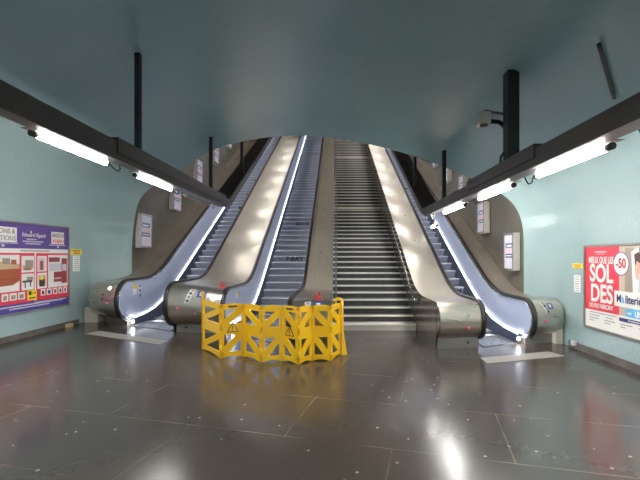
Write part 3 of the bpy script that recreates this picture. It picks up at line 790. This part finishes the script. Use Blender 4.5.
# person in a white shirt lying on white bedding
s.poly([(5.34,1.66),(5.30,.86),(4.1,.86),(4.1,1.69),(4.9,1.71),(5.2,1.72)], M['white'], 3)
s.poly([(5.27,1.45),(5.29,1.62),(5.21,1.66),(5.17,1.54),(5.19,1.44)], M['hair_print'], 4); s.poly([(5.2,1.6),(5.2,1.72),(4.95,1.73),(4.95,1.56),(5.1,1.55)], M['hair_print'], 4)
s.poly([(5.26,1.3),(5.28,1.42),(5.24,1.53),(5.18,1.5),(5.17,1.36),(5.22,1.26)], M['skin_print'], 5); s.poly([(5.2,1.4),(5.2,1.5),(5.0,1.56),(4.95,1.42),(5.05,1.36)], M['skin_print'], 5)
s.poly([(5.2,1.36),(5.1,1.42),(4.9,1.45),(4.6,1.4),(4.6,.95),(5.15,.95)], M['white'], 6)
s.poly([(5.22,1.1),(5.2,1.3),(5.17,1.3),(5.19,1.1)], M['pale_print'], 7)
s.rect(5.58, 5.97-.0, 1.63, 1.636, M['pink_print'], 4) if 0 else None
s.rect(5.83, 6.10, 1.655, 1.675, M['pink_print'], 4); s.rect(5.88, 6.06, 1.628, 1.636, M['pink_print'], 4)
s.disc(5.53, 1.487, .155, .175, M['navy'], 8); s.disc(5.53, 1.487, .145, .165, M['pink_print'], 9); s.disc(5.53, 1.487, .132, .15, M['white'], 10)
s.rect(4.35, 5.66, .865, 1.09, M['white'], 8)
s.rect(4.3, 5.44, .735, .855, M['blue'], 8)
s.rect(4.4, 5.57, .655, .705, M['navy'], 4)
s.rect(4.0+.12, 5.4, .672, .688, M['pale_print'], 5)
for z, spans in ((.70,((5.62,6.22),)),(.655,((5.98,6.22),(5.7,5.85),(5.35,5.55),(5.05,5.2))),(.61,((6.0,6.22),(5.65,5.88),(5.32,5.55),(5.0,5.2))),(.57,((6.1,6.22),(5.75,5.88),(5.45,5.55)))):
    for a, b in spans: s.rect(a, b, z-.007, z+.007, M['grey_print'], 3)
s.build(pr)
RR = (PI/2, 0, -PI/2)
def tr(body, y, z, size, mat, sx=1, bold=0, lv=0, align='CENTER', name='lettering'):
    return text(name, body, mat, pr, (XR-.018-lv, y, z), RR, size, sx, bold, align)
tr('MIEUX QUE LES', 5.955, 1.53, .145, M['white'], .55, .002)
tr('SOL', 5.945, 1.315, .385, M['white'], .76, .010)
tr('DES', 5.935, 1.0, .385, M['white'], .76, .010)
tr('DES PRIX FABRICANT', 5.945, .81, .1, M['white'], .55, .001)
tr('-50', 5.53, 1.487, .19, M['signal_red'], .78, .006)
tr('M', 5.615, .975, .16, M['navy'], .76, .003, align='LEFT'); tr('a', 5.513, .975, .16, M['blue'], .76, .003, align='LEFT'); tr('literie', 5.443, .975, .16, M['navy'], .8, .003, align='LEFT')
tr('sur', 5.40, .79, .06, M['white'], 1, .002, align='LEFT'); tr('LES MEUBLES', 5.27, .79, .1, M['white'], .85, .003, align='LEFT')

# ------------------------------------------------------------------ small wall signs
def wall_sign(x, sg, ya, yb, za, zb, mat, name, label, group, nbar, barmat):
    root = thing(name, label, 'sign', (x, (ya+yb)/2, za), group)
    mb = MB(); a, b = sorted((x, x+sg*.012)); mb.box(a, b, ya, yb, za, zb); mb.build('sign_plate', mat, root)
    mb = MB(); a, b = sorted((x+sg*.0122, x+sg*.0135))
    for i in range(nbar):
        z = za + (zb-za)*(i+.7)/(nbar+.4); hh = (zb-za)*.11 if nbar < 4 else .007
        m_ = (yb-ya)*(.12 if i % 2 else .2); mb.box(a, b, ya+m_, yb-m_, z-hh, z+hh)
    mb.build('print', barmat, root)
wall_sign(-6.1, 1, 8.76, 9.12, 1.63, 1.76, M['sign_yellow'], 'wall_sign', 'small yellow sign plate beside the furniture poster on the left wall', 'yellow wall signs', 2, M['brown_print'])
wall_sign(-6.1, 1, 8.83, 9.05, 1.24, 1.61, M['white'], 'wall_notice', 'small white notice below the yellow sign on the left wall', 'white wall notices', 7, M['grey_print'])
wall_sign(4.15, -1, 6.40, 6.66, 1.39, 1.47, M['sign_yellow'], 'wall_sign', 'small yellow sign plate beside the SOLDES poster on the right wall', 'yellow wall signs', 2, M['brown_print'])
wall_sign(4.15, -1, 6.46, 6.62, .98, 1.27, M['white'], 'wall_notice', 'small white notice below the yellow sign on the right wall', 'white wall notices', 7, M['grey_print'])

# ------------------------------------------------------------------ advert cases climbing the shaft walls
def case(xw, sg, yc, zc, wy, hz, label, group, seed):
    rnd = random.Random(seed)
    root = thing('advert_case', label, 'advert case', (xw, yc, zc-hz/2), group)
    d = .14; a, b = sorted((xw, xw+sg*d))
    mb = MB(); mb.box(a, b, yc-wy/2, yc+wy/2, zc-hz/2, zc+hz/2); mb.build('case_body', M['cream_plastic'], root, bevel=.015)
    xf = xw + sg*d
    mb = MB(); mats = [M['pale_print'], M['blue_print'], M['pink_print'], M['navy'], M['white']]
    def r(y0, y1, z0, z1, m, l):
        x = xf + sg*(.003 + .0006*l); mb.face([(x, yc+wy*y0, zc+hz*z0), (x, yc+wy*y1, zc+hz*z0), (x, yc+wy*y1, zc+hz*z1), (x, yc+wy*y0, zc+hz*z1)], m)
    r(-.42,.42,-.44,.44,0,0); r(-.36,.36,.10,.24,1,1); r(-.36,.36,-.02,.09,2,1); r(-.36,.36,-.16,-.05,3,1); r(-.3,.3,-.12,-.09,4,2); r(-.3,.2,.14,.18,4,2); r(-.1,.36,-.4,-.36,2,1)
    mb.build('advert_print', mats, root, recalc=False)
    mb = MB(); x0, x1 = sorted((xf+sg*.008, xf+sg*.02)); q = .46
    for (y0,y1,z0,z1) in ((-.5,-.44,-.5,.5),(.44,.5,-.5,.5),(-.44,.44,-.5,-.45),(-.44,.44,.45,.5)):
        mb.box(x0, x1, yc+wy*y0, yc+wy*y1, zc+hz*z0, zc+hz*z1)
    mb.build('case_rim', M['trim'], root)
ordn = ['lowest', 'second lowest', 'third', 'fourth', 'fifth']
for i in range(5):
    case(-5.40, 1, 10.55+2.07*i, 2.29+1.28*i, .62, .94, '%s white advert case climbing the left shaft wall' % ordn[i], 'advert cases on the left shaft wall', i)
for i in range(5):
    case(3.87, -1, (8.22,9.8,11.35,12.9,14.45)[i], (1.69,2.58,3.6,4.5,5.4)[i], .44, .80, '%s white advert case climbing the right shaft wall' % ordn[i], 'advert cases on the right shaft wall', 20+i)

# ------------------------------------------------------------------ yellow folding barrier
bar_pts = [(-2.29,6.56),(-1.80,5.97),(-1.47,6.08),(-1.12,5.74),(-.82,5.82),(-.555,5.63),(-.375,5.83),(-.083,5.82),(.07,6.20)]
bz = .835
ba = thing('folding_barrier', 'yellow plastic folding safety barrier standing in front of the escalators', 'barrier', (-1.1, 5.9, 0))
def panel(P, Q, direc, warn, slot, htop=0.0):
    P = Vector((P[0], P[1], 0)); Q = Vector((Q[0], Q[1], 0)); d = (Q-P); w = d.length; d.normalize(); nrm = Vector((d.y, -d.x, 0))   # towards the viewer
    if nrm.y > 0: nrm = -nrm
    th = .03
    def pt(u, z, o=0): p = P + d*u + nrm*o; return (p.x, p.y, z)
    mb = MB()
    def slab(poly, o0=-th/2, o1=th/2):
        n = len(poly); a = [pt(u, z, o0) for u, z in poly]; b = [pt(u, z, o1) for u, z in poly]
        mb.face(a); mb.face(b[::-1])
        for i in range(n): mb.face([a[i], a[(i+1) % n], b[(i+1) % n], b[i]])
    g = .01; st_ = .036; z0 = .03
    slab([(g,z0+.0),(g+st_,z0),(g+st_,bz),(g,bz)]); slab([(w-g-st_,z0),(w-g,z0),(w-g,bz),(w-g-st_,bz)])
    # arched foot rail and arched top rail
    nseg = 8
    for k in range(nseg):
        u0 = lerp(g, w-g, k/nseg); u1 = lerp(g, w-g, (k+1)/nseg)
        h = lambda u: .03*math.sin(PI*(u-g)/(w-2*g))
        slab([(u0, .0+h(u0)*.9), (u1, .0+h(u1)*.9), (u1, .09), (u0, .09)])
        slab([(u0, bz-.075), (u1, bz-.075), (u1, bz+h(u1)*.55), (u0, bz+h(u0)*.55)])
    zm0, zm1 = .365, .53
    slab([(g,zm0),(w-g,zm0),(w-g,zm1),(g,zm1)], -.013, .013)
    a0, a1 = g+st_*.6, w-g-st_*.6; dw = .075; dq = .075*min(1, w/.36)
    for za, zb in ((.08, zm0+.01), (zm1-.01, bz-.065)):
        if direc > 0: slab([(a0, za), (a0+dq, za), (a1, zb-dw), (a1, zb), (a1-dq, zb), (a0, za+dw)], -.012, .012)
        else: slab([(a1, za), (a1, za+dw), (a0+dq, zb), (a0, zb), (a0, zb-dw), (a1-dq, za)], -.012, .012)
    o = mb.build('panel', M['yellow'], ba)
    if warn:
        wb = MB(); c = w/2; t0, t1, hh = .0145, .0165, .47
        tri = [(c-.085, hh-.065), (c+.085, hh-.065), (c, hh+.08)]
        for i in range(3):
            a, b = tri[i], tri[(i+1) % 3]
            A = Vector(pt(a[0], a[1], .0155)); B = Vector(pt(b[0], b[1], .0155)); wb.bar(A, B, .012, .004, up=nrm)
        wb.bar(pt(c, hh+.035, .0155), pt(c, hh-.02, .0155), .013, .004, up=nrm); wb.bar(pt(c, hh-.034, .0155), pt(c, hh-.048, .0155), .013, .004, up=nrm)
        q = wb.build('warning_triangle', M['dark_print'], o); q['label'] = 'black warning triangle with exclamation mark'
    if slot:
        wb = MB(); wb.bar(pt(w/2-.07, bz-.03, .0158), pt(w/2+.07, bz-.03, .0158), .03, .003, up=nrm); wb.build('hand_slot', M['dark_print'], o)
    return o
dirs = [1,1,-1,1,-1,1,-1,-1]
for i in range(8):
    panel(bar_pts[i], bar_pts[i+1], dirs[i], i in (1,4), i in (1,4))
for i in range(1, 8):
    x, y = bar_pts[i]; mb = MB()
    for z0, z1 in ((.08,.2),(.34,.42),(.5,.58),(.68,.8)): mb.tube([(x,y,z0),(x,y,z1)], .016, 10)
    mb.build('hinge', M['yellow'], ba)
# end posts
x, y = bar_pts[0]
mb = MB(); mb.tube([(x,y,0),(x,y,bz+.13)], .026, 12); mb.tube([(x,y,bz+.13),(x,y,bz+.16)], [.026,.012], 12); mb.build('end_post', M['yellow'], ba)
x, y = bar_pts[8]
mb = MB(); mb.tube([(x-.03+.055*math.cos(t), y-.02, bz+.02+.055*math.sin(t)) for t in [PI*i/10 for i in range(11)]][::-1] , .022, 10)
mb.tube([(x+.025,y-.02,bz+.03),(x+.03,y-.02,.45),(x+.035,y-.02,.36)], .024, 10); mb.build('end_hook', M['yellow'], ba)
mb = MB(); mb.hexa([(x+.02,y-.06,.0),(x+.11,y-.03,.0),(x+.11,y+.02,.0),(x+.02,y+.02,.0),(x+.02,y-.05,.42),(x+.05,y-.03,.40),(x+.05,y+.02,.40),(x+.02,y+.02,.42)]); mb.build('end_foot', M['yellow'], ba, bevel=.006)

# ------------------------------------------------------------------ strips on the floor and small bits
def floor_strip(c, label):
    root = thing('tactile_strip', label, 'floor strip', (sum(p[0] for p in c)/4, sum(p[1] for p in c)/4, 0), 'pale tactile floor strips')
    mb = MB(); mb.hexa([(p[0],p[1],.0008) for p in c] + [(p[0],p[1],.006) for p in c]); mb.build('strip_base', M['mat'], root)
    mb = MB(); n = 26
    A, B, Cc, D = [Vector((p[0],p[1],.006)) for p in c]
    for i in range(n):
        t = (i+.5)/n; mb.bar(A.lerp(B, t), D.lerp(Cc, t), .022, .006)
    mb.build('ribs', M['mat'], root)
floor_strip([(-5.16,7.82),(-3.19,6.87),(-3.16,7.17),(-5.04,8.12)], 'pale ribbed strip on the floor before the leftmost escalator')
floor_strip([(2.25,5.66),(3.66,6.08),(3.55,6.36),(2.27,5.97)], 'pale ribbed strip on the floor before the right escalator')
mb = MB(); mb.box(-6.06,-5.98,8.52,8.68,.001,.075); tag(mb.build('junction_box', M['tan_print'], bevel=.008), 'small tan box at the foot of the left wall', 'box')
mb = MB(); mb.box(4.06,4.12,6.52,6.6,.06,.14); tag(mb.build('junction_box', M['pale_print'], bevel=.008), 'small pale blue box low on the right wall', 'box')

# ------------------------------------------------------------------ unseen fill light added to brighten the shaft
def area(name, loc, rot, sx, sy, power, col=(1,.96,.9)):
    l = bpy.data.lights.new(name, 'AREA'); l.shape = 'RECTANGLE'; l.size = sx; l.size_y = sy; l.energy = power; l.color = col
    o = bpy.data.objects.new(name, l); C.objects.link(o); o.location = loc; o.rotation_euler = rot; return o
area('shaft_fill_light', (-.8, 18.5, 11.2), (math.radians(30), 0, 0), 5.5, 12, 2800)
# ------------------------------------------------------------------ camera, world, view
cd = bpy.data.cameras.new('camera'); co = bpy.data.objects.new('camera', cd); C.objects.link(co)
co.location = (0, 0, 1.6); co.rotation_euler = (PI/2, 0, 0)
cd.sensor_width = 36; cd.lens = 381/640*36; cd.shift_x = (320-336)/640; cd.shift_y = 16/640; cd.clip_start = .05; cd.clip_end = 200
scene.camera = co
wd = bpy.data.worlds.new('dim_surroundings'); scene.world = wd; wd.use_nodes = True
wd.node_tree.nodes['Background'].inputs[0].default_value = (.8,.85,.9,1); wd.node_tree.nodes['Background'].inputs[1].default_value = .15
scene.view_settings.view_transform = 'Standard'; scene.view_settings.look = 'None'; scene.view_settings.exposure = 0.75; scene.view_settings.gamma = 1.15
scene.cycles.use_denoising = True
scene.cycles.max_bounces = 8; scene.cycles.diffuse_bounces = 5; scene.cycles.glossy_bounces = 4
scene.cycles.sample_clamp_indirect = 0; scene.cycles.blur_glossy = .3
